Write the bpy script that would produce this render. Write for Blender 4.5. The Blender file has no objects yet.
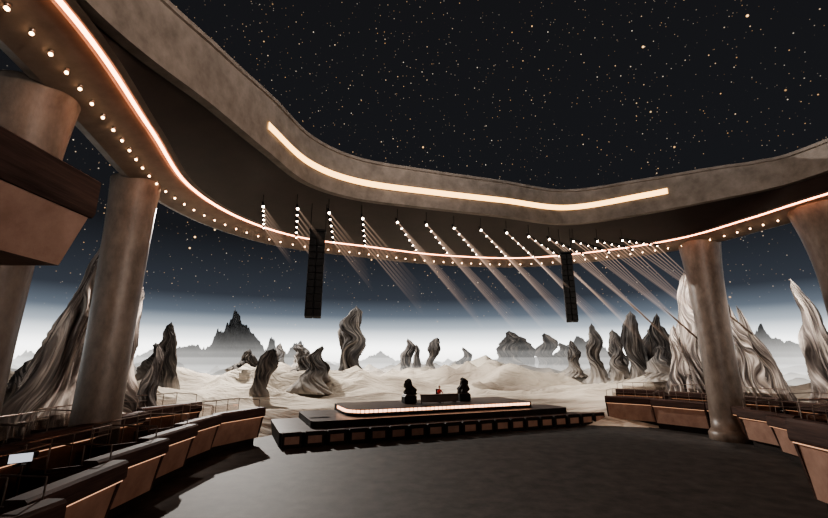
import bpy, math, random
from mathutils import Vector, Matrix, noise
random.seed(7)
S=bpy.context.scene
COL=S.collection
PI=math.pi
try: S.view_settings.look='AgX - Medium High Contrast'
except Exception: pass

# ---------------------------------------------------------------- helpers
def link(o,parent=None):
    COL.objects.link(o)
    if parent: o.parent=parent
    return o
def empty(name,loc=(0,0,0),rz=0):
    e=bpy.data.objects.new(name,None); e.location=loc; e.rotation_euler=(0,0,rz); e.empty_display_size=.3
    return link(e)
class MB:
    def __init__(s): s.v=[];s.f=[];s.m=[];s.mats=[]
    def mi(s,mat):
        if mat not in s.mats: s.mats.append(mat)
        return s.mats.index(mat)
    def add(s,vs,fs,mat):
        b=len(s.v); s.v+= [tuple(v) for v in vs]; k=s.mi(mat)
        for f in fs: s.f.append([i+b for i in f]); s.m.append(k)
    def box(s,c,d,mat,rz=0,bev=0.0,rx=0):
        x,y,z=d[0]/2,d[1]/2,d[2]/2
        b=min(bev,x*.9,y*.9,z*.9)
        M=Matrix.Translation(c)@Matrix.Rotation(rz,4,'Z')@Matrix.Rotation(rx,4,'X')
        if b<=0:
            vs=[(-x,-y,-z),(x,-y,-z),(x,y,-z),(-x,y,-z),(-x,-y,z),(x,-y,z),(x,y,z),(-x,y,z)]
            fs=[(0,3,2,1),(4,5,6,7),(0,1,5,4),(1,2,6,5),(2,3,7,6),(3,0,4,7)]
        else:
            vs=[]
            for zz,q in((-z,b),(-z+b,0),(z-b,0),(z,b)):
                X=x-q;Y=y-q
                vs+=[(-X+b,-Y,zz),(X-b,-Y,zz),(X,-Y+b,zz),(X,Y-b,zz),(X-b,Y,zz),(-X+b,Y,zz),(-X,Y-b,zz),(-X,-Y+b,zz)]
            fs=[tuple(reversed(range(8))),tuple(range(24,32))]
            for r in range(3):
                for i in range(8):
                    j=(i+1)%8; fs.append((r*8+i,r*8+j,r*8+8+j,r*8+8+i))
        s.add([M@Vector(v) for v in vs],fs,mat)
    def cyl(s,p0,p1,r0,r1,mat,n=10,cap=True):
        p0=Vector(p0);p1=Vector(p1);d=(p1-p0).normalized()
        u=d.orthogonal().normalized();w=d.cross(u)
        vs=[]
        for p,r in((p0,r0),(p1,r1)):
            for i in range(n):
                a=2*PI*i/n; vs.append(p+u*math.cos(a)*r+w*math.sin(a)*r)
        fs=[(i,(i+1)%n,n+(i+1)%n,n+i) for i in range(n)]
        if cap: fs+=[tuple(reversed(range(n))),tuple(range(n,2*n))]
        s.add(vs,fs,mat)
    def ball(s,c,r,mat,nu=10,nv=6,sc=(1,1,1)):
        vs=[];fs=[]
        for j in range(nv+1):
            t=PI*j/nv
            for i in range(nu):
                a=2*PI*i/nu
                vs.append((c[0]+r*sc[0]*math.sin(t)*math.cos(a),c[1]+r*sc[1]*math.sin(t)*math.sin(a),c[2]+r*sc[2]*math.cos(t)))
        for j in range(nv):
            for i in range(nu):
                k=(i+1)%nu; fs.append((j*nu+i,(j+1)*nu+i,(j+1)*nu+k,j*nu+k))
        s.add(vs,fs,mat)
    def prism(s,poly,z0,z1,mat,mtop=None):
        n=len(poly)
        vs=[(p[0],p[1],z0) for p in poly]+[(p[0],p[1],z1) for p in poly]
        s.add(vs,[tuple(reversed(range(n)))]+[(i,(i+1)%n,n+(i+1)%n,n+i) for i in range(n)],mat)
        s.add([(p[0],p[1],z1) for p in poly],[tuple(range(n))],mtop or mat)
    def lathe(s,c,prof,mat,n=48):
        vs=[];fs=[]
        for r,z in prof:
            for i in range(n):
                a=2*PI*i/n; vs.append((c[0]+r*math.cos(a),c[1]+r*math.sin(a),c[2]+z))
        for j in range(len(prof)-1):
            for i in range(n):
                k=(i+1)%n; fs.append((j*n+i,j*n+k,(j+1)*n+k,(j+1)*n+i))
        s.add(vs,fs,mat)
    def mesh(s,name,smooth=False):
        m=bpy.data.meshes.new(name); m.from_pydata(s.v,[],s.f)
        for k in s.mats: m.materials.append(k)
        m.polygons.foreach_set('material_index',s.m)
        if smooth: m.polygons.foreach_set('use_smooth',[True]*len(s.f))
        m.update(); return m
    def obj(s,name,parent=None,smooth=False,loc=(0,0,0),rz=0):
        o=bpy.data.objects.new(name,s.mesh(name,smooth)); o.location=loc;o.rotation_euler=(0,0,rz)
        return link(o,parent)

# ---------------------------------------------------------------- materials
def newmat(name):
    m=bpy.data.materials.new(name); m.use_nodes=True
    nt=m.node_tree; nt.nodes.clear(); return m,nt,nt.nodes,nt.links
def N(nd,t,**k):
    n=nd.new(t)
    for a,b in k.items():
        if a in n.inputs.keys(): n.inputs[a].default_value=b
        else: setattr(n,a,b)
    return n
def surf(name,c1,c2,scale=2.,rough=.7,bump=.3,metal=0.,stretch=(1,1,1),spec=.4,detail=8):
    m,nt,nd,L=newmat(name)
    tc=N(nd,'ShaderNodeTexCoord'); mp=N(nd,'ShaderNodeMapping'); mp.inputs['Scale'].default_value=stretch
    nz=N(nd,'ShaderNodeTexNoise'); nz.inputs['Scale'].default_value=scale; nz.inputs['Detail'].default_value=detail; nz.inputs['Roughness'].default_value=.65
    cr=N(nd,'ShaderNodeValToRGB'); e=cr.color_ramp.elements
    e[0].position=.32;e[0].color=(*c1,1);e[1].position=.7;e[1].color=(*c2,1)
    bs=N(nd,'ShaderNodeBsdfPrincipled'); bs.inputs['Roughness'].default_value=rough; bs.inputs['Metallic'].default_value=metal
    bs.inputs['Specular IOR Level'].default_value=spec
    bp=N(nd,'ShaderNodeBump'); bp.inputs['Strength'].default_value=bump; bp.inputs['Distance'].default_value=.05
    out=N(nd,'ShaderNodeOutputMaterial')
    L.new(tc.outputs['Object'],mp.inputs['Vector']);L.new(mp.outputs[0],nz.inputs['Vector']);L.new(nz.outputs[0],cr.inputs[0])
    L.new(cr.outputs[0],bs.inputs['Base Color']);L.new(nz.outputs[0],bp.inputs['Height']);L.new(bp.outputs[0],bs.inputs['Normal'])
    L.new(bs.outputs[0],out.inputs[0]); return m
def emis(name,c,s):
    m,nt,nd,L=newmat(name)
    e=N(nd,'ShaderNodeEmission');e.inputs[0].default_value=(*c,1);e.inputs[1].default_value=s
    o=N(nd,'ShaderNodeOutputMaterial');L.new(e.outputs[0],o.inputs[0]);return m
M_conc=surf('canopy_concrete',(.19,.165,.145),(.36,.315,.28),1.1,.6,.4,detail=12)
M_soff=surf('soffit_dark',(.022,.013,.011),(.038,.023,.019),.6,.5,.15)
M_flange=surf('flange_plaster',(.18,.14,.115),(.29,.235,.195),.8,.6,.2)
M_col=surf('column_plaster',(.085,.064,.05),(.19,.15,.122),1.6,.4,.5,stretch=(1,1,.5))
M_floor=surf('floor_carpet',(.011,.010,.0095),(.055,.049,.045),1.1,.7,.3,detail=14)
M_wood=surf('dark_wood',(.022,.013,.011),(.085,.05,.041),1.5,.6,.2,stretch=(.35,.35,6),spec=.15)
M_terra=surf('terracotta_panel',(.26,.155,.115),(.40,.26,.20),1.2,.5,.25)
M_dark=surf('charcoal_structure',(.014,.011,.010),(.032,.026,.023),2,.6,.1,spec=.15)
M_black=surf('black_metal',(.006,.006,.007),(.014,.014,.014),4,.5,.05,spec=.2)
M_metal=surf('rail_metal',(.25,.2,.17),(.35,.28,.24),4,.3,.05,metal=.9)
M_deck=surf('stage_deck',(.05,.034,.03),(.095,.07,.057),1.5,.35,.1)
M_led=emis('led_warm_rose',(1,.40,.22),11)
M_strip=emis('led_warm_white',(1,.56,.20),4.6)
M_bulb=emis('bulb_warm',(1,.62,.36),14)
M_lamp=emis('spot_lens',(1,.8,.62),28)
M_trim=emis('stage_led',(1,.52,.32),4)
M_under=emis('booth_underlight',(1,.55,.33),1.0)
M_screen=emis('screen_glow',(.9,.92,1),.8)
M_glass,nt,nd,L=newmat('tinted_glass')
g=N(nd,'ShaderNodeBsdfGlossy');g.inputs['Roughness'].default_value=.05;g.inputs[0].default_value=(.8,.75,.7,1)
tr=N(nd,'ShaderNodeBsdfTransparent');tr.inputs[0].default_value=(.75,.72,.7,1);mx=N(nd,'ShaderNodeMixShader');mx.inputs[0].default_value=.06
o=N(nd,'ShaderNodeOutputMaterial');L.new(tr.outputs[0],mx.inputs[1]);L.new(g.outputs[0],mx.inputs[2]);L.new(mx.outputs[0],o.inputs[0])

def rockmat(name,dark,mid,cream,dusth,dust,sc=1.6):
    m,nt,nd,L=newmat(name)
    tc=N(nd,'ShaderNodeTexCoord');fl=N(nd,'ShaderNodeAttribute');fl.attribute_name='flow'
    nz=N(nd,'ShaderNodeTexNoise');nz.inputs['Scale'].default_value=sc;nz.inputs['Detail'].default_value=5;nz.inputs['Roughness'].default_value=.55;nz.inputs['Distortion'].default_value=.5
    cr=N(nd,'ShaderNodeValToRGB');e=cr.color_ramp.elements
    e[0].position=.36;e[0].color=(*dark,1);e[1].position=.66;e[1].color=(*cream,1)
    q=e.new(.52);q.color=(*mid,1)
    L.new(fl.outputs['Vector'],nz.inputs['Vector'])
    L.new(nz.outputs[0],cr.inputs[0])
    sp=N(nd,'ShaderNodeSeparateXYZ');L.new(tc.outputs['Object'],sp.inputs[0])
    mr=N(nd,'ShaderNodeMapRange');mr.inputs['From Min'].default_value=dusth;mr.inputs['From Max'].default_value=dusth*.1  # low mist painted into the rock colour, paler towards the foot
    L.new(sp.outputs['Z'],mr.inputs['Value'])
    mc=N(nd,'ShaderNodeMix');mc.data_type='RGBA';L.new(mr.outputs[0],mc.inputs[0]);L.new(cr.outputs[0],mc.inputs[6]);mc.inputs[7].default_value=(*dust,1)
    bs=N(nd,'ShaderNodeBsdfPrincipled');bs.inputs['Roughness'].default_value=.9;bs.inputs['Specular IOR Level'].default_value=.08
    bp=N(nd,'ShaderNodeBump');bp.inputs['Strength'].default_value=.45;bp.inputs['Distance'].default_value=.18
    L.new(nz.outputs[0],bp.inputs['Height']);L.new(bp.outputs[0],bs.inputs['Normal']);L.new(mc.outputs[2],bs.inputs['Base Color'])
    o=N(nd,'ShaderNodeOutputMaterial');L.new(bs.outputs[0],o.inputs[0]);return m
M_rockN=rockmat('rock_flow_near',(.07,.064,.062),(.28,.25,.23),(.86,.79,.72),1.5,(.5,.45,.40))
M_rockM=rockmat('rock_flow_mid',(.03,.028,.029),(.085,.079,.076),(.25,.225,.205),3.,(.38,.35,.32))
M_rockF=surf('rock_far',(.035,.038,.043),(.11,.112,.118),.15,.8,.3)

# sand
m,nt,nd,L=newmat('desert_sand'); M_sand=m
tc=N(nd,'ShaderNodeTexCoord');n1=N(nd,'ShaderNodeTexNoise');n1.inputs['Scale'].default_value=.06;n1.inputs['Detail'].default_value=6
mp=N(nd,'ShaderNodeMapping');mp.inputs['Scale'].default_value=(.35,1,1);mp.inputs['Rotation'].default_value=(0,0,.3)
n2=N(nd,'ShaderNodeTexNoise');n2.inputs['Scale'].default_value=.8;n2.inputs['Detail'].default_value=5;n2.inputs['Distortion'].default_value=1
cr=N(nd,'ShaderNodeValToRGB');e=cr.color_ramp.elements
e[0].position=.38;e[0].color=(.20,.165,.135,1);e[1].position=.62;e[1].color=(.70,.62,.52,1)
bs=N(nd,'ShaderNodeBsdfPrincipled');bs.inputs['Roughness'].default_value=.9;bs.inputs['Specular IOR Level'].default_value=.1
bp=N(nd,'ShaderNodeBump');bp.inputs['Strength'].default_value=.9;bp.inputs['Distance'].default_value=.6
o=N(nd,'ShaderNodeOutputMaterial')
L.new(tc.outputs['Object'],n1.inputs[0]);L.new(tc.outputs['Object'],mp.inputs[0]);L.new(mp.outputs[0],n2.inputs[0])
L.new(n1.outputs[0],cr.inputs[0]);L.new(cr.outputs[0],bs.inputs[0]);L.new(n2.outputs[0],bp.inputs['Height']);L.new(bp.outputs[0],bs.inputs['Normal']);L.new(bs.outputs[0],o.inputs[0])

# ---------------------------------------------------------------- world
w=bpy.data.worlds.new('starry_sky');S.world=w;w.use_nodes=True
nt=w.node_tree;nd=nt.nodes;L=nt.links;nd.clear()
tc=N(nd,'ShaderNodeTexCoord');sp=N(nd,'ShaderNodeSeparateXYZ');L.new(tc.outputs['Generated'],sp.inputs[0])
cr=N(nd,'ShaderNodeValToRGB');e=cr.color_ramp.elements
e[0].position=0;e[0].color=(4.2,4.1,3.9,1);e[1].position=1;e[1].color=(.0155,.015,.0165,1)
for p,c in((.026,(3.6,3.6,3.5)),(.048,(1.6,1.68,1.72)),(.072,(.52,.59,.66)),(.10,(.15,.18,.22)),(.14,(.048,.056,.071)),(.27,(.0175,.0185,.022))):
    q=e.new(p);q.color=(*c,1)
L.new(sp.outputs['Z'],cr.inputs[0])
def stars(scale,rad,cut,col,stren,seed):
    mp=N(nd,'ShaderNodeMapping');mp.inputs['Location'].default_value=(seed,seed*.7,0)
    L.new(tc.outputs['Generated'],mp.inputs[0])
    v=N(nd,'ShaderNodeTexVoronoi');v.inputs['Scale'].default_value=scale
    L.new(mp.outputs[0],v.inputs['Vector'])
    mr=N(nd,'ShaderNodeMapRange');mr.inputs['From Min'].default_value=rad;mr.inputs['From Max'].default_value=rad*.35
    L.new(v.outputs['Distance'],mr.inputs['Value'])
    s2=N(nd,'ShaderNodeSeparateColor');L.new(v.outputs['Color'],s2.inputs[0])
    g=N(nd,'ShaderNodeMapRange');g.inputs['From Min'].default_value=cut;g.inputs['From Max'].default_value=1
    L.new(s2.outputs[0],g.inputs['Value'])
    mu=N(nd,'ShaderNodeMath');mu.operation='MULTIPLY';L.new(mr.outputs[0],mu.inputs[0]);L.new(g.outputs[0],mu.inputs[1])
    mx=N(nd,'ShaderNodeMix');mx.data_type='RGBA';L.new(s2.outputs[1],mx.inputs[0]);mx.inputs[6].default_value=(1,.55,.22,1);mx.inputs[7].default_value=(*col,1)
    vm=N(nd,'ShaderNodeVectorMath');vm.operation='SCALE';L.new(mx.outputs[2],vm.inputs[0])
    m2=N(nd,'ShaderNodeMath');m2.operation='MULTIPLY';m2.inputs[1].default_value=stren;L.new(mu.outputs[0],m2.inputs[0]);L.new(m2.outputs[0],vm.inputs['Scale'])
    return vm.outputs[0]
a=stars(75,.105,.15,(.95,.84,.68),1.4,3.1);b=stars(24,.06,.4,(1,.72,.4),4,9.3);c=stars(130,.14,.2,(.95,.86,.72),.6,5.2)
v1=N(nd,'ShaderNodeVectorMath');L.new(a,v1.inputs[0]);L.new(b,v1.inputs[1])
v3=N(nd,'ShaderNodeVectorMath');L.new(v1.outputs[0],v3.inputs[0]);L.new(c,v3.inputs[1])
fd=N(nd,'ShaderNodeMapRange');fd.inputs['From Min'].default_value=.06;fd.inputs['From Max'].default_value=.2;L.new(sp.outputs['Z'],fd.inputs['Value'])
v4=N(nd,'ShaderNodeVectorMath');v4.operation='SCALE';L.new(v3.outputs[0],v4.inputs[0]);L.new(fd.outputs[0],v4.inputs['Scale'])
v2=N(nd,'ShaderNodeVectorMath');L.new(v4.outputs[0],v2.inputs[0]);L.new(cr.outputs[0],v2.inputs[1])
bg=N(nd,'ShaderNodeBackground');L.new(v2.outputs[0],bg.inputs[0]);o=N(nd,'ShaderNodeOutputWorld');L.new(bg.outputs[0],o.inputs[0])

# ---------------------------------------------------------------- terrain
CX,CY=5.,20.
def sst(a,b,x):
    t=max(0,min(1,(x-a)/(b-a)));return t*t*(3-2*t)
def r0(th): return 22+30*sst(0.1,.9,-math.sin(th))+3.6*math.exp(-((math.atan2(math.sin(th-.72),math.cos(th-.72)))/.38)**2)
def th(x,y):
    dx,dy=x-CX,y-CY;d=math.hypot(dx,dy)-r0(math.atan2(dy,dx))
    base=-.35+1.6*sst(0,5,d)
    wx=noise.noise((x*.02,y*.02,3.))*16
    n=noise.noise(((x+wx)*.03,(y+wx*.6)*.055,1.7)); n2=noise.noise((x*.06+4,(y+wx)*.11,7.7));n3=noise.noise(((x+wx*.5)*.075,(y+wx*.4)*.14,5.7))
    rg=(1-min(1,abs(n)*2.6));rg3=1-min(1,abs(n3)*2.6)
    A=.4+3.8*sst(3,36,d)
    z=base+A*(rg**1.6*.7+n2*.4-.25+rg3**1.7*.62)
    z+=2.6*math.exp(-((x-8)/16)**2-((y-92)/9)**2)+1.0*math.exp(-((x+6)/10)**2-((y-62)/5)**2)+1.0*math.exp(-((x-24)/9)**2-((y-66)/5)**2)
    return z
NA,NR=900,200
vs=[];fs=[]
for j in range(NR):
    k=j/(NR-1)
    for i in range(NA):
        t=2*PI*i/NA; rr=r0(t)+ (math.exp(k*math.log(1100/4.))-1)*4.
        x=CX+rr*math.cos(t);y=CY+rr*math.sin(t);vs.append((x,y,th(x,y)))
for j in range(NR-1):
    for i in range(NA):
        i2=(i+1)%NA;fs.append((j*NA+i,(j+1)*NA+i,(j+1)*NA+i2,j*NA+i2))
t=MB();t.add(vs,fs,M_sand);t.obj('desert_ground',smooth=True)

# hall floor
poly=[];
for i in range(96):
    a=2*PI*i/96;r=r0(a)+2.2;poly.append((CX+r*math.cos(a),CY+r*math.sin(a)))
t=MB();t.prism(poly,-.5,0,M_floor);t.obj('floor')

# luminous ground haze (homogeneous, real volumes around the hall)
def haze(name,ra,rb,z0,z1,sig,col):
    m,nt,nd,L=newmat(name+'_mat')
    ab=N(nd,'ShaderNodeVolumeAbsorption');ab.inputs[0].default_value=(0,0,0,1);ab.inputs[1].default_value=sig
    em=N(nd,'ShaderNodeEmission');em.inputs[0].default_value=(*[c/4 for c in col],1);em.inputs[1].default_value=sig*4
    ad=N(nd,'ShaderNodeAddShader');o=N(nd,'ShaderNodeOutputMaterial')
    L.new(ab.outputs[0],ad.inputs[0]);L.new(em.outputs[0],ad.inputs[1]);L.new(ad.outputs[0],o.inputs['Volume'])
    n=96;vs=[];fs=[]
    for r,z in((ra,z0),(rb,z0),(rb,z1),(ra,z1)):
        for i in range(n):
            a=2*PI*i/n;vs.append((CX+r*math.cos(a),CY+r*math.sin(a),z))
    for q in range(4):
        p=(q+1)%4
        for i in range(n):
            k=(i+1)%n;fs.append((q*n+i,q*n+k,p*n+k,p*n+i))
    t=MB();t.add(vs,fs,m);return t
hz=empty('ground_mist')
haze('mist_1',54,940,-2,3.0,.007,(2.3,2.2,2.0)).obj('mist_1',hz)
for i,(ra,z1,sg) in enumerate(((62,4.8,.0022),(68,6.6,.0015),(76,8.4,.0011),(86,10.4,.0009),(96,12.6,.0006),(106,15,.0005))):
    haze('mist_%d'%(i+2),ra,942+i*3,-2.1-.1*i,z1,sg,(2.9,2.85,2.75)).obj('mist_%d'%(i+2),hz)

# ---------------------------------------------------------------- rocks
def interp(xs,ys,x):
    for i in range(len(xs)-1):
        if x<=xs[i+1]:
            t=(x-xs[i])/(xs[i+1]-xs[i]);t=t*t*(3-2*t);return ys[i]*(1-t)+ys[i+1]*t
    return ys[-1]
PROF={'spire':([0,.1,.3,.55,.8,.93,1],[1.6,1.15,.9,.66,.42,.24,.02]),
 'head':([0,.12,.3,.42,.6,.78,.92,1],[1.9,1.2,.85,.85,.95,.75,.45,.03]),
 'mush':([0,.15,.35,.5,.68,.85,.95,1],[1.7,.95,.65,.65,.9,.85,.5,.03]),
 'mound':([0,.25,.5,.75,.9,1],[2.,1.45,1.0,.6,.35,.02])}
def rock(name,x,y,ztop,r,kind,lean=(0,0),seed=0,mat=None,nu=96,nv=90,flute=.38,sy=1.,twist=1.):
    seed=seed*3.37
    zb=th(x,y)-.4;H=ztop-zb;xs,ys=PROF[kind];vs=[];fs=[];fl=[]
    for j in range(nv+1):
        s=j/nv;R=r*interp(xs,ys,s)*(1+.22*noise.noise((s*4,seed,6.)))
        ox=lean[0]*s**1.4+noise.noise((s*3.2,seed,1.))*r*1.3*s*(1.4-s)*1.6
        oy=lean[1]*s**1.4+noise.noise((s*2.6,seed,9.))*r*.5*s
        z=s*H;sw=s*2.0*twist+noise.noise((s*3.5,seed,4.))*1.5
        for i in range(nu):
            a=2*PI*i/nu;aw=a+sw+.5*noise.noise((math.cos(a)*.9+seed,math.sin(a)*.9,s*2.5))
            c,sn=math.cos(aw),math.sin(aw)
            f=noise.noise((c*1.5+seed,sn*1.5,s*1.2));f2=noise.noise((c*3.6+seed,sn*3.6,s*1.8));f3=noise.noise((math.cos(a)*1.0,math.sin(a)*1.0+seed,s*4.))
            f4=noise.noise((c*8,sn*8+seed,s*3))
            rr=R*(1+flute*(.75-2.2*abs(f))+.45*flute*(.5-2*abs(f2))*1.6+.35*f3+.12*f4)
            rr=max(rr,R*.3)
            vs.append((ox+rr*math.cos(a),oy+rr*math.sin(a)*sy,z+f3*H*.03*math.sin(PI*s)))
            fl+=[c*2.2+seed,sn*2.2,s*H*.16]
    for j in range(nv):
        for i in range(nu):
            k=(i+1)%nu;fs.append((j*nu+i,j*nu+k,(j+1)*nu+k,(j+1)*nu+i))
    fs.append(tuple(nv*nu+i for i in range(nu)))
    t=MB();t.add(vs,fs,mat);o=t.obj(name,smooth=True,loc=(x,y,zb))
    at=o.data.attributes.new('flow','FLOAT_VECTOR','POINT');at.data.foreach_set('vector',fl);return o
RN='wind_carved_rock_spire'
K=dict(flute=.62,nu=150,nv=150)
rock(RN,-21.3,24.5,13.8,.95,'spire',(2.8,0),1,M_rockN,**K)
rock(RN,-23.,26.,8.6,.6,'spire',(1.9,0),21,M_rockN,**K)
rock(RN,-18.9,27.5,10.8,.9,'spire',(.3,0),2,M_rockN,**K)
rock(RN,-19.9,28.4,8.2,.75,'spire',(-.2,0),33,M_rockN,**K)
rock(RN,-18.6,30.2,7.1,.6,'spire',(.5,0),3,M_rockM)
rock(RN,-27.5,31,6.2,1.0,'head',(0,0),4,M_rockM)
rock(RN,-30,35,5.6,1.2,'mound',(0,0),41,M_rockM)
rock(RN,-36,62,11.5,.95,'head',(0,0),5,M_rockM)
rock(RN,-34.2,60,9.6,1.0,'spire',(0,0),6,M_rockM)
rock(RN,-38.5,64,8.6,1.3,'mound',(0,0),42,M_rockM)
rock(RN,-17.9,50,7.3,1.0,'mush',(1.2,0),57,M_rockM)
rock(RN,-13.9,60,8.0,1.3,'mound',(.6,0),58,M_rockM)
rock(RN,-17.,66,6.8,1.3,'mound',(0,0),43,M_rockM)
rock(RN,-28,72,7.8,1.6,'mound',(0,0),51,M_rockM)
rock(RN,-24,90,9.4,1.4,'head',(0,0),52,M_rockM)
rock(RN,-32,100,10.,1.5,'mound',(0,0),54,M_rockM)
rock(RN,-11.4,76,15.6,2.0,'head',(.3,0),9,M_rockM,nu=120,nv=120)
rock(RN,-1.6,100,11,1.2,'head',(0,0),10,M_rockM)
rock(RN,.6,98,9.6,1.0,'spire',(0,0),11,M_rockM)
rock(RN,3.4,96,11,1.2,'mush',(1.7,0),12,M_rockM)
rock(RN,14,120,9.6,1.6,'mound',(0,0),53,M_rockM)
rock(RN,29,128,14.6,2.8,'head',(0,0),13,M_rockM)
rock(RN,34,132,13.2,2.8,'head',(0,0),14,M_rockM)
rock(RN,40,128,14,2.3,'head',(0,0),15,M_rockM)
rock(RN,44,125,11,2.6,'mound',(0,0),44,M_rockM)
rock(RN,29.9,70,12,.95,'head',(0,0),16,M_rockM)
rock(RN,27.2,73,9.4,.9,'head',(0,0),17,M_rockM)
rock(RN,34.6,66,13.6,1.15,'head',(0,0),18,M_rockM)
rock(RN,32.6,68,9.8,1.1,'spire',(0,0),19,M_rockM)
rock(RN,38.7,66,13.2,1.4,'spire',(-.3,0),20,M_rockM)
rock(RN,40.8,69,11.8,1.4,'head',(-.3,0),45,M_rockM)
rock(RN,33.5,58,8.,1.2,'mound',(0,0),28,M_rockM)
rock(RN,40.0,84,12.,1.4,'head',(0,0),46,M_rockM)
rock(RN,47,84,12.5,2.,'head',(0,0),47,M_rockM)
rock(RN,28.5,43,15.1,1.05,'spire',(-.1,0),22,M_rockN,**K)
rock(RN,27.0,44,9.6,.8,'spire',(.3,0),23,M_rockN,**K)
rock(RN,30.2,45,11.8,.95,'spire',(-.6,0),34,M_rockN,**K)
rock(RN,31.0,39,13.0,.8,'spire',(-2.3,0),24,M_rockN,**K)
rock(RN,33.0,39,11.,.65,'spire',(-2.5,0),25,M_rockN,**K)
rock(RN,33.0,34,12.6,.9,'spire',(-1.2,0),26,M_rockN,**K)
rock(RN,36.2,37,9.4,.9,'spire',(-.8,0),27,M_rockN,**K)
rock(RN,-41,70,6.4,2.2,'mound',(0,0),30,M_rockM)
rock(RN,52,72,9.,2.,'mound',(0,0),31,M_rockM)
# far jagged mountains
def mountain(x,y,w,h,seed,dep=.6):
    n=120;vs=[];fs=[];zb=th(x,y)-1
    for j in range(n):
        for i in range(n):
            u=(i/(n-1)-.5)*2;v=(j/(n-1)-.5)*2
            d=max(0,1-math.hypot(u,v));f=0;a=1;fr=1.9
            for k in range(6):
                f+=a*(1-abs(noise.noise((u*fr+seed,v*fr,seed*.3)))*2.6);a*=.55;fr*=2.2
            vs.append((u*w,v*w*dep,h*max(0,min(d*1.5,d**.8)*(.42+.42*f)) ))
    for j in range(n-1):
        for i in range(n-1): fs.append((j*n+i,j*n+i+1,(j+1)*n+i+1,(j+1)*n+i))
    t=MB();t.add(vs,fs,M_rockF);t.obj('jagged_mountain',loc=(x,y,zb),smooth=False)
mountain(-61,140,15,17.5,2.3);mountain(-71,138,14,11,31.1);mountain(-49,142,13,13,5.1);mountain(-40,146,11,11,35.1);mountain(-90,160,24,11,8.8)
mountain(-135,160,30,14,12.3);mountain(62,150,20,12,15.2);mountain(84,130,18,14,17.7);mountain(125,150,26,16,19.1)
mountain(44,160,18,9,23.3);mountain(-15,190,18,7,27.1);mountain(15,190,16,6,29.1)

# ---------------------------------------------------------------- canopy
LP=[(-10.1,9.75),(-11.6,16.2),(-13.2,22.6),(-12.5,28.3),(-9.5,33),(-4,36),(2.5,39),(10.6,40.2),(17.4,37.5),(22.3,33.3),(24.2,28.3),(25.4,23.7),(29,14),(32,4),(32,-10),(24,-21),(10,-24),(-4,-20),(-9.5,-8),(-10,2)]
IP=[(-9.4,9.7,16,18.5),(-8.7,16,16.75,19.6),(-7.9,20.5,17,20.3),(-6.7,24.6,17,20.3),(-3.9,27.2,17,20.1),(1.2,29,17,20),(6.9,30.8,17,20),(12.8,32.7,17,20),(17.8,30.2,17,19.8),(21.5,27.2,17,19.4),(23.3,25.6,17,19.1),(24.6,23.2,17,18.9),(27.5,13.5,17,19),(30,4,17,19.4),(29.5,-9,17,19.4),(22,-18,17,19.4),(10,-21,17,19.4),(-3,-17,17,19.4),(-7.5,-7.5,16.8,19),(-9,2,16.3,18.4)]
LP=[(a,b,16.) for a,b in LP]
def cr_pt(P,t):
    n=len(P);i=int(math.floor(t));f=t-i
    p=[P[(i+k-1)%n] for k in range(4)]
    return tuple(.5*((2*p[1][d])+(-p[0][d]+p[2][d])*f+(2*p[0][d]-5*p[1][d]+4*p[2][d]-p[3][d])*f*f+(-p[0][d]+3*p[1][d]-3*p[2][d]+p[3][d])*f**3) for d in range(len(P[0])))
SUB=14;NP=len(LP)*SUB
Lr=[cr_pt(LP,i/SUB) for i in range(NP)];Ir=[cr_pt(IP,i/SUB) for i in range(NP)]
def nrm(P,i):
    a=P[(i-1)%len(P)];b=P[(i+1)%len(P)];d=Vector((b[0]-a[0],b[1]-a[1],0)).normalized()
    return Vector((-d.y,d.x,0))   # outward (path runs clockwise)
can=empty('roof_canopy')
def loft(mb,rows,mat,closed=True):
    n=len(rows[0]);vs=[p for r in rows for p in r];fs=[]
    for q in range(len(rows)-1):
        for i in range(n if closed else n-1):
            k=(i+1)%n;fs.append((q*n+i,q*n+k,(q+1)*n+k,(q+1)*n+i))
    mb.add(vs,fs,mat)
off=lambda P,i,d,z:(P[i][0]+nrm(P,i).x*d,P[i][1]+nrm(P,i).y*d,z)
R_ot=[off(Lr,i,2.7,17.6) for i in range(NP)];R_o1=[off(Lr,i,2.7,15.55) for i in range(NP)];R_o2=[off(Lr,i,2.3,15.45) for i in range(NP)]
R_f=[off(Lr,i,.25,15.95) for i in range(NP)];R_f2=[off(Lr,i,.25,16.2) for i in range(NP)];R_f3=[off(Lr,i,-.2,16.2) for i in range(NP)];R_f4=[off(Lr,i,-.2,15.9) for i in range(NP)];R_f5=[off(Lr,i,-.45,15.95) for i in range(NP)]
R_ib=[(p[0],p[1],p[2]) for p in Ir];
R_ib0=[off(Ir,i,.45,Ir[i][2]-.0) for i in range(NP)]
R_it2=[off(Ir,i,.5,Ir[i][3]+.0) for i in range(NP)]
t=MB()
loft(t,[R_it2,R_ot,R_o1,R_o2],M_conc);loft(t,[R_o2,R_f],M_flange);loft(t,[R_f,R_f2,R_f3,R_f4,R_f5],M_flange)
loft(t,[R_ib0,R_ib,[off(Ir,i,.0,Ir[i][3]-.22) for i in range(NP)],[off(Ir,i,-.12,Ir[i][3]-.2) for i in range(NP)],[off(Ir,i,-.12,Ir[i][3]) for i in range(NP)],R_it2],M_conc)
t.obj('canopy_shell',can,smooth=False)
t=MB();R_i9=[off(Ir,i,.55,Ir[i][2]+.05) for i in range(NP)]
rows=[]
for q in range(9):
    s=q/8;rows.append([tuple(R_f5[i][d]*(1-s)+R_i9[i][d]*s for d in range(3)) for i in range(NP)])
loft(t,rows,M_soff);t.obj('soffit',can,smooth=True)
t=MB();loft(t,[R_i9,R_ib0],M_soff);t.obj('soffit_lip',can,smooth=True)
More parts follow.
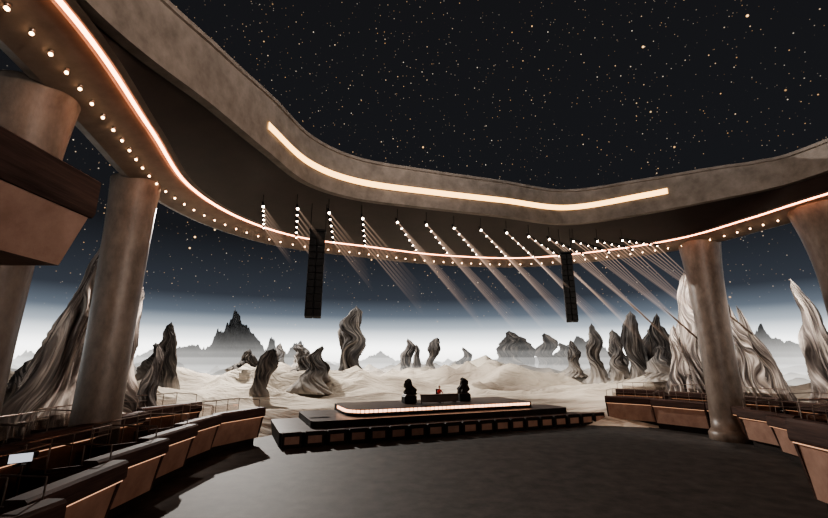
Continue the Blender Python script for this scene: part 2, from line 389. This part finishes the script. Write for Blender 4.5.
def tube(mb,P,r,mat,closed=True,n=8):
    rows=[]
    for q in range(n+1):
        a=2*PI*q/n;row=[]
        for i in range(len(P)):
            w_=nrm(P,i) if closed else nrm(P,min(max(i,1),len(P)-2));row.append((P[i][0]+w_.x*math.cos(a)*r,P[i][1]+w_.y*math.cos(a)*r,P[i][2]+math.sin(a)*r))
        rows.append(row)
    loft(mb,rows,mat,closed)
t=MB();tube(t,[(p[0],p[1],15.93) for p in Lr],.075,M_led);t.obj('led_tube',can)
t=MB();acc=0;pitch=.95
for i in range(NP):
    a=Vector(Lr[i]);b=Vector(Lr[(i+1)%NP]);d=(b-a).length
    while acc<d:
        p=a.lerp(b,acc/d);n_=nrm(Lr,i);c=(p.x+n_.x*1.3,p.y+n_.y*1.3)
        t.cyl((c[0],c[1],15.76),(c[0],c[1],15.6),.06,.07,M_metal,8);t.ball((c[0],c[1],15.55),.06,M_bulb,8,6)
        acc+=pitch
    acc-=d
t.obj('bulb_row',can,smooth=True)
# fascia strip
t=MB()
k0=1.93;k1=8.33;n=120
bot=[];top=[]
for i in range(n+1):
    tt=k0+(k1-k0)*i/n;p=cr_pt(IP,tt);q=cr_pt(IP,tt+.01);d=Vector((q[0]-p[0],q[1]-p[1],0)).normalized();o_=Vector((d.y,-d.x,0))*.06
    zc=18.1+.1*math.sin(tt);bot.append((p[0]+o_.x,p[1]+o_.y,zc));top.append((p[0]+o_.x,p[1]+o_.y,zc+.45))
loft(t,[bot,top],M_strip,False)
for A in(bot,top):
    s_=-1 if A is bot else 1
    loft(t,[[(p[0],p[1],p[2]) for p in A],[(p[0],p[1],p[2]+s_*.07) for p in A]],M_flange,False)
t.obj('fascia_light_strip',can)

# ---------------------------------------------------------------- columns
def column(x,y,r,top=15.8,flare=1.35,fh=4.,zb=-.3):
    t=MB();prof=[(0,zb),(r*1.18,zb),(r*1.18,.5),(r*1.02,.8)]
    for i in range(12):
        s=i/11;prof.append((r*(1-.06*math.sin(PI*s)),.8+(top-fh-.8)*s))
    for i in range(1,13):
        s=i/12;prof.append((r*(1+(flare-1)*s**2),top-fh+fh*s))
    prof.append((r*flare,top+.1));prof.append((0,top+.1))
    t.lathe((0,0,0),prof,M_col,64);return t.obj('column',smooth=True,loc=(x,y,0))
column(-15.6,21.6,1.08,15.6,1.12,4)
column(-14.1,13.6,1.0,15.6,1.3,5)
column(24.6,34.4,1.25,15.7,1.25,5)
column(27.4,25.8,1.25,15.7,1.65,6)
column(32.5,8,1.3,15.7,1.6,6);column(27,-20,1.3,15.7,1.6,6);column(-5,-21.5,1.3,15.7,1.6,6)

# ---------------------------------------------------------------- hanging speakers
def speakers(x,y,z0,z1,rz,w_):
    t=MB();n=12;h=(z1-z0)/n
    for k in range(n):
        z=z1-h*(k+.5);cv=-.035*(k**1.6)*.35;tilt=.012*k
        for sx in(-w_*.52,w_*.52):
            t.box((sx,cv,z),(w_,.7,h*.985),M_black,0,.02,rx=-tilt)
            t.box((sx,cv-.36,z),(w_*.8,.03,h*.8),M_black,0,.01,rx=-tilt)
    t.box((0,0,z1+.12),(w_*2.3,.8,.14),M_black,0,.02)
    for sx in(-w_,w_):t.cyl((sx,0,z1+.1),(sx,0,16.6),.025,.025,M_black,6)
    t.obj('line_array_speaker',loc=(x,y,0),rz=rz)
speakers(-6.6,27.2,8.65,14.45,.2,.5);speakers(12.5,33.,8.9,14.4,-.3,.42)

# ---------------------------------------------------------------- light rig
t=MB()
rows=[((-9.8,25.2),(-11.2,29.4)),((-7.7,25.6),(-9.6,32.2)),((-5.8,26.4),(-6.8,33.6)),((-3.7,27.6),(-4.3,34.6)),((-1.3,28.4),(.3,36.2)),((.8,29.0),(3.2,37.2)),((2.9,29.8),(6.,37.8)),((5,30.3),(8.9,38.4)),((7.1,31),(11.6,38.6)),((9.1,32),(14,38.2)),((11.,32.8),(16.,37.4)),((13.2,33.4),(18,36.4)),((15.2,33.4),(19.6,35.3)),((17.2,33.2),(21.,34.))]
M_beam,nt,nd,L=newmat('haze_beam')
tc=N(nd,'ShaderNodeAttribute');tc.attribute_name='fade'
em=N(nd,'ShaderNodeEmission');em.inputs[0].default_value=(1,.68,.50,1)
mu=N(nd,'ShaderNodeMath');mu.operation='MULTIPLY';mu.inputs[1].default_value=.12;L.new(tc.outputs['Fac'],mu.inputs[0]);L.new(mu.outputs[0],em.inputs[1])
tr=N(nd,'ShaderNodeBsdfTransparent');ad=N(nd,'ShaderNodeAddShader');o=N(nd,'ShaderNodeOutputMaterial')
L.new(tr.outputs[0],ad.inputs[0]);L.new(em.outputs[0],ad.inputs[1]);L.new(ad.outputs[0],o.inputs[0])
beams=[]
for ri,(a,b) in enumerate(rows):
    A=Vector((a[0],a[1],15.9));B=Vector((b[0],b[1],15.55))
    t.cyl(A,B,.04,.04,M_black,6)
    for q in(.05,.95):
        p=A.lerp(B,q);t.cyl(p,p+Vector((0,0,.9 if q<.5 else .7)),.02,.02,M_black,5)
    nl=6
    for k in range(nl):
        p=A.lerp(B,k/(nl-1)*.86);d=Vector((.25+.04*ri,-.1,-1)).normalized()
        t.cyl(p-d*.05,p+d*.25,.07,.09,M_black,8);
        t.cyl(p+d*.25,p+d*.27,.07,.07,M_lamp,8)
        t.ball(p+d*.29,.085 if k==0 else .035,M_lamp,8,6)
        beams.append((p+d*.25,ri,k,(.3,.35,.45,.7,.9)[ri] if ri<5 else 1.15))
t.obj('stage_light_rig',can)
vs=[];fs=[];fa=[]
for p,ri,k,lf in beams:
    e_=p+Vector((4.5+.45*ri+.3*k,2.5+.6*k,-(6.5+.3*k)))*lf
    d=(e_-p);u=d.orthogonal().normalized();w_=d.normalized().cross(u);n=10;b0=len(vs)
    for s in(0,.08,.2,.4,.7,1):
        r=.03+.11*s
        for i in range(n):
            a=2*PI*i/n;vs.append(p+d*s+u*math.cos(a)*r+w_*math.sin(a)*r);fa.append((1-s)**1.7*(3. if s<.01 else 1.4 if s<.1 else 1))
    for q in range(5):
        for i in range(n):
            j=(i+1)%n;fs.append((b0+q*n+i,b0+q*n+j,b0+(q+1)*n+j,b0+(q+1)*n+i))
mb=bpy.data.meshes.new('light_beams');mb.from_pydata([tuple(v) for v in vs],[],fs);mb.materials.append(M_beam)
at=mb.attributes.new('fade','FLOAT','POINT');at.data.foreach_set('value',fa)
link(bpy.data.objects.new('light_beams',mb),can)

# ---------------------------------------------------------------- booths & grandstands
def booth_mesh(Lg,depth=2.6):
    t=MB()
    def P(x0,x1,prof,mat):
        n=len(prof);vs=[(x0,y,z) for y,z in prof]+[(x1,y,z) for y,z in prof]
        t.add(vs,[tuple(range(n)),tuple(reversed(range(n,2*n)))]+[(i,n+i,n+(i+1)%n,(i+1)%n) for i in range(n)],mat)
    h=Lg/2
    P(-h,h,[(.75,0),(.75,1.0),(depth,1.0),(depth,0)],M_dark)
    P(-h,h,[(.42,.5),(.1,1.95),(.3,1.95),(.8,.5)],M_terra)
    P(-h+.05,h-.05,[(-.06,1.945),(-.06,1.975),(-.02,1.975),(-.02,1.945)],M_under)
    P(-h-.05,h+.05,[(-.06,1.98),(-.12,2.06),(-.12,2.52),(-.04,2.6),(.42,2.6),(.42,1.98)],M_wood)
    for s in(-1,1):
        x=s*h
        P(x-.06,x+.06,[(.42,.5),(.0,2.05),(.0,2.5),(depth,2.2),(depth,.55)],M_wood)
    P(-h+.1,h-.1,[(.42,1.85),(.42,1.93),(1.0,1.93),(1.0,1.85)],M_wood)
    P(-h+.1,h-.1,[(1.6,1.0),(1.6,1.45),(2.1,1.45),(2.1,1.0)],M_dark)
    nx=4
    for k in range(nx+1):
        x=-h+k*Lg/nx;t.cyl((x,depth-.05,1.0),(x,depth-.05,3.15),.025,.025,M_metal,6)
    t.cyl((-h,depth-.05,3.15),(h,depth-.05,3.15),.032,.032,M_metal,6);t.cyl((-h,depth-.05,2.8),(h,depth-.05,2.8),.016,.016,M_metal,6)
    for x in(-h,h):
        t.cyl((x,.5,2.3),(x,.5,3.1),.025,.025,M_metal,6);t.cyl((x,.5,3.1),(x,depth-.05,3.15),.028,.028,M_metal,6)
    P(-h+.05,h-.05,[(depth-.06,1.6),(depth-.06,2.75),(depth-.045,2.75),(depth-.045,1.6)],M_glass)
    return t.mesh('spectator_booth')
BM=booth_mesh(4.2)
def addbooth(x,y,z,ang,sz=1.):
    o=bpy.data.objects.new('spectator_booth',BM);o.location=(x,y,z);o.rotation_euler=(0,0,ang);o.scale=(1,1,sz);link(o)
def place(poly,step,saw,side,dz=0,offd=0,skip=0):
    pts=[Vector((p[0],p[1],0)) for p in poly];acc=skip
    for i in range(len(pts)-1):
        a,b=pts[i],pts[i+1];d=(b-a).length;u=(b-a).normalized();nn=Vector((-u.y,u.x,0))*side
        while acc<d:
            c=a+u*acc+nn*offd
            addbooth(c.x,c.y,dz,math.atan2(nn.y,nn.x)-PI/2+saw);acc+=step
        acc-=d
FL=[(-8.2,4),(-9.2,11),(-10.9,17),(-12.,22.5),(-12.7,27),(-11.7,31.5)]
FR=[(20.8,20.2),(21.3,24),(23.6,29.5),(24.2,34),(22.3,38.5),(19.6,42)]
place(FL,4.3,-.2,1,0,0,1.2);place(FL,4.3,-.2,1,.5,3.6,3.2)
place(FR,4.2,.22,-1,0,0,1.5);place(FR,4.2,.22,-1,.5,3.6,2.2)
addbooth(15.1,15.9,0,-PI/2-.1,1.42)
addbooth(15.5,11.6,0,-PI/2-.1,1.42)
def stand(poly,side,name):
    t=MB()
    pts=[Vector((p[0],p[1],0)) for p in poly];ns=[]
    for i in range(len(pts)):
        u=(pts[min(i+1,len(pts)-1)]-pts[max(i-1,0)]).normalized();ns.append(Vector((-u.y,u.x,0))*side)
    for (o0,o1,z) in((2.6,5.3,.75),(5.2,8.4,1.3),(8.3,9.4,1.9)):
        pg=[tuple((pts[i]+ns[i]*o0)[:2]) for i in range(len(pts))]+[tuple((pts[i]+ns[i]*o1)[:2]) for i in reversed(range(len(pts)))]
        if side<0: pg=list(reversed(pg))
        t.prism(pg,-.3,z,M_dark)
    return t.obj(name)
stand(FL,1,'grandstand_terrace');stand(FR,-1,'grandstand_terrace')
t=MB();t.box((0,0,.22),(.6,.05,.3),M_black,0,.02);t.box((0,-.03,.22),(.54,.01,.25),M_screen);t.cyl((0,.02,0),(0,.02,.12),.04,.04,M_black,8);t.box((0,.02,.01),(.3,.2,.03),M_black)
t.obj('desk_monitor',loc=(-11.9,13.6,2.9),rz=.75)

# balcony upper left
t=MB()
def prX(t,prof,y0,y1,mat):
    n=len(prof);vs=[(x,y0,z) for x,z in prof]+[(x,y1,z) for x,z in prof]
    t.add(vs,[tuple(range(n)),tuple(reversed(range(n,2*n)))]+[(i,(i+1)%n,n+(i+1)%n,n+i) for i in range(n)],mat)
BY=8.85
prX(t,[(-7.25,9.1),(-7.2,9.2),(-7.2,9.95),(-7.3,10.02),(-7.7,10.02),(-7.7,9.1)],-4,BY,M_wood)
prX(t,[(-7.3,9.12),(-7.75,8.0),(-14.5,8.0),(-14.5,9.1)],-4,BY-.05,M_terra)
prX(t,[(-7.7,9.08),(-14.5,9.08),(-14.5,9.2),(-7.7,9.2)],-4,BY-.1,M_dark)
prX(t,[(-7.7,9.1),(-7.7,10.02),(-14.5,10.02),(-14.5,9.1)],BY-.3,BY-.01,M_wood)
for y in(-2,5.5):t.cyl((-13.4,y,-.1),(-13.4,y,8.1),.55,.7,M_col,24)
t.obj('balcony_box')

# ---------------------------------------------------------------- stage
SC=(2.8,39.25,0);SR=math.radians(23)
def s2w(x,y,z=0):
    c,s=math.cos(SR),math.sin(SR);return (SC[0]+c*x-s*y,SC[1]+s*x+c*y,z)
stg=empty('stage_platform',SC,SR)
def rrect(x0,x1,y0,y1,r,n=8):
    P=[]
    for cx,cy,a0 in((x1-r,y0+r,-PI/2),(x1-r,y1-r,0),(x0+r,y1-r,PI/2),(x0+r,y0+r,PI)):
        for i in range(n+1):
            a=a0+PI/2*i/n;P.append((cx+r*math.cos(a),cy+r*math.sin(a)))
    return P
t=MB()
t.prism(rrect(-14.4,16.4,-2.6,5.5,.5),-.1,.95,M_dark,M_deck)
t.prism(rrect(-12,13,-1.3,6,.6),.5,1.45,M_dark,M_deck)
top=rrect(-8.7,9.8,0,6.4,.6);top=[p for p in top if not(p[0]<-7.6 and p[1]<1)]+[(-8.7+1.6-1.6*math.cos(PI/2*i/10),1.6-1.6*math.sin(PI/2*i/10)) for i in range(11)]
t.prism(top,1.2,2.,M_dark,M_deck)
for k in range(5):t.box((-11.,.8,.95+.1*k),(1.6,1.8-.3*k,.2),M_deck)
t.obj('deck',stg)
t=MB()
path=[(-8.72,4.6),(-8.72,3.8),(-8.72,3.),(-8.72,2.3)]+[(-8.7+1.6-1.62*math.cos(a),1.6-1.62*math.sin(a)) for a in [PI/2*i/7 for i in range(8)]]+[(-6.7+.4*x,-.02) for x in range(0,41)]
for i in range(len(path)-1):
    a=Vector((*path[i],0));b=Vector((*path[i+1],0));m=(a+b)/2;d=b-a
    t.box((m.x,m.y,1.84),(d.length*.8,.1,.22),M_trim,math.atan2(d.y,d.x))
    t.box((m.x,m.y+.0,1.68),(d.length*1.02,.14,.06),M_metal,math.atan2(d.y,d.x))
t.obj('led_edge',stg)
t=MB()
for k in range(19):
    x=-13.6+k*1.6
    t.box((x,-2.8,.5),(1.35,.35,1.0),M_dark,0,.06);t.box((x,-2.99,.5),(1.0,.02,.5),M_terra,0,.0);t.box((x,-2.85,1.02),(1.3,.4,.06),M_wood,0,.02)
t.obj('front_panels',stg)

# presenter desk
dp=s2w(.7,2.2,2.)
t=MB()
n=16
def arc(R,a):return (R*math.sin(a),-R*math.cos(a)+6)
for (Ra,Rb,z0,z1,mt) in((5.4,6.2,.72,.8,M_wood),(5.95,6.05,.1,.72,M_deck)):
    pg=[arc(Rb,-.34+.68*i/n) for i in range(n+1)]+[arc(Ra,.34-.68*i/n) for i in range(n+1)]
    t.prism(pg,z0,z1,mt)
for a in(-.32,0,.32):
    x,y=arc(5.6,a);t.box((x,y,.37),(.1,.5,.74),M_dark,a)
t.obj('presenter_desk',loc=dp,rz=SR)
def sculpture(x,y,seed,name='dark_stone_sculpture'):
    t=MB();t.box((0,0,.35),(1.25,1.0,.7),M_black,0,.08);t.box((0,0,.75),(1.0,.85,.12),M_deck,0,.03)
    nu,nv=32,34;vs=[];fs=[]
    for j in range(nv+1):
        s=j/nv;R=interp([0,.15,.4,.58,.66,.8,.9,1],[.5,.5,.46,.36,.32,.36,.26,.02],s)
        for i in range(nu):
            a=2*PI*i/nu;f=noise.noise((math.cos(a)*1.9+seed,math.sin(a)*1.9,s*4));r=R*(1+.7*f)
            vs.append((r*math.cos(a)+.12*math.sin(s*5+seed),r*math.sin(a),.78+1.5*s))
    for j in range(nv):
        for i in range(nu):
            k=(i+1)%nu;fs.append((j*nu+i,j*nu+k,(j+1)*nu+k,(j+1)*nu+i))
    t.add(vs,fs,M_dark);t.obj(name,loc=s2w(x,y,2.),rz=SR)
sculpture(-2.1,3.4,1.);sculpture(3.8,3.4,5.)
t=MB();t.box((0,0,.46),(.5,.48,.08),M_black,0,.03);t.box((0,.27,.85),(.48,.07,.75),M_black,0,.03);t.cyl((0,0,.08),(0,0,.43),.04,.04,M_metal,8)
for k in range(5):
    a=2*PI*k/5;t.cyl((0,0,.1),(.3*math.cos(a),.3*math.sin(a),.04),.025,.02,M_metal,6)
t.obj('office_chair',loc=s2w(.9,3.0,2.),rz=SR)
# seated person
M_red=surf('red_jacket',(.42,.03,.03),(.55,.05,.05),8,.7,.1);M_skin=surf('skin',(.55,.32,.23),(.62,.38,.28),8,.5,.02);M_trou=surf('trousers',(.02,.02,.03),(.03,.03,.04),8,.8,.05);M_hair=surf('dark_hair',(.02,.012,.01),(.04,.025,.02),20,.5,.2)
per=empty('seated_person',s2w(.9,2.95,2.),SR)
pv=[];pe=[];pr=[]
def J(p,r,par=None):
    pv.append(p);pr.append(r)
    if par is not None:pe.append((par,len(pv)-1))
    return len(pv)-1
pel=J((0,0,.58),.15);sp1=J((0,.02,.78),.135,pel);ch=J((0,0,1.02),.16,sp1);nk=J((0,-.01,1.2),.07,ch);hd=J((0,-.03,1.32),.055,nk)
for s in(-1,1):
    sh=J((s*.17,0,1.13),.075,ch);el=J((s*.27,-.12,.9),.05,sh);wr=J((s*.17,-.36,.83),.032,el);pm=J((s*.14,-.44,.825),.036,wr)
    hp=J((s*.1,-.04,.55),.1,pel);kn=J((s*.13,-.46,.54),.07,hp);an=J((s*.13,-.44,.1),.045,kn);to=J((s*.13,-.6,.05),.04,an)
    for q in range(4):
        x=s*(.115+.02*q);l=(.075,.085,.08,.06)[q]
        f1=J((x,-.47,.83),.0095,pm);f2=J((x,-.47-l*.5,.832),.009,f1);f3=J((x,-.47-l,.815),.008,f2)
    t1=J((s*.10,-.43,.825),.011,pm);t2=J((s*.085,-.48,.815),.009,t1)
me=bpy.data.meshes.new('body');me.from_pydata(pv,pe,[]);ob=bpy.data.objects.new('body_tmp',me);COL.objects.link(ob)
sm=ob.modifiers.new('s','SKIN')
for i,r in enumerate(pr):me.skin_vertices[0].data[i].radius=(r,r*.85 if r>.1 else r)
me.skin_vertices[0].data[0].use_root=True
sb=ob.modifiers.new('u','SUBSURF');sb.levels=2;sb.render_levels=2
bpy.context.view_layer.update()
dg=bpy.context.evaluated_depsgraph_get();m2=bpy.data.meshes.new_from_object(ob.evaluated_get(dg));bpy.data.objects.remove(ob)
m2.materials.clear()
for mm in(M_red,M_skin,M_trou):m2.materials.append(mm)
for p in m2.polygons:
    c=p.center;p.use_smooth=True
    p.material_index=1 if (c.z>1.23 or (c.y<-.37 and c.z>.76)) else (2 if c.z<.64 else 0)
m2.name='body';link(bpy.data.objects.new('body',m2),per)
t=MB();t.ball((0,-.04,1.42),.105,M_skin,20,14,(.82,.95,1.18));t.ball((0,-.145,1.41),.018,M_skin,8,6,(.8,1,1.5))
for s in(-1,1):
    t.ball((s*.033,-.128,1.432),.012,M_black,8,6);t.ball((s*.088,-.03,1.42),.022,M_skin,8,6,(.4,.8,1.3))
t.ball((0,-.132,1.365),.02,M_red,8,6,(1.2,.4,.35));t.ball((0,-.015,1.455),.112,M_hair,18,12,(.9,.95,1.0))
t.obj('head',per,smooth=True)

# ---------------------------------------------------------------- lights
def lamp(kind,loc,power,col,aim=None,size=.2,ang=120,name='flood'):
    l=bpy.data.lights.new(name,kind);l.energy=power;l.color=col
    if kind in('POINT','SPOT'):l.shadow_soft_size=size
    if kind=='SPOT':l.spot_size=math.radians(ang);l.spot_blend=.6
    o=bpy.data.objects.new(name,l);o.location=loc
    if aim: o.rotation_euler=(Vector(aim)-Vector(loc)).to_track_quat('-Z','Y').to_euler()
    return link(o)
lamp('SPOT',(4,60,26),24000,(1,.93,.84),(6,72,2),.5,150,'desert_fill')  # added lamps to brighten the dunes and rocks, unseen behind the canopy
lamp('SPOT',(-36,86,35),230000,(1,.94,.87),(0,72,0),.5,140,'desert_fill')
lamp('SPOT',(34,64,27),12000,(1,.94,.87),(36,72,2),.5,150,'desert_fill')
lamp('SPOT',(-15.8,26.5,15.2),7500,(1,.89,.8),(-21,26,6),.1,120,'rock_fill')  # added spots under the flange to light the near rock spires
lamp('SPOT',(25,39.,15.2),4200,(1,.9,.82),(29,43,6),.1,120,'rock_fill')
lamp('SPOT',(28,31,15.2),4200,(1,.9,.82),(32,36,6),.1,120,'rock_fill')
lamp('SPOT',(22,-12,15.6),21000,(1,.83,.70),(-8,22,19.5),.4,45,'fascia_fill')  # added fill from behind the camera to brighten the canopy fascia
lamp('SPOT',(2,-15,15.6),20000,(1,.83,.70),(13,32,19.5),.4,55,'fascia_fill')
lamp('SPOT',(28,2,15.6),10000,(1,.74,.6),(-9,14,6.5),.8,55,'hall_fill')  # added unseen fill for the balcony and booth panels
lamp('SPOT',(-8.3,-2,15.6),5000,(1,.74,.6),(20,24,2),.4,50,'hall_fill')

# ---------------------------------------------------------------- camera
cam=bpy.data.cameras.new('camera');cam.lens=18;cam.sensor_width=36;cam.clip_end=3000
co=bpy.data.objects.new('camera',cam);co.location=(0,0,6);co.rotation_euler=(math.radians(90+13.7),0,0);link(co);S.camera=co
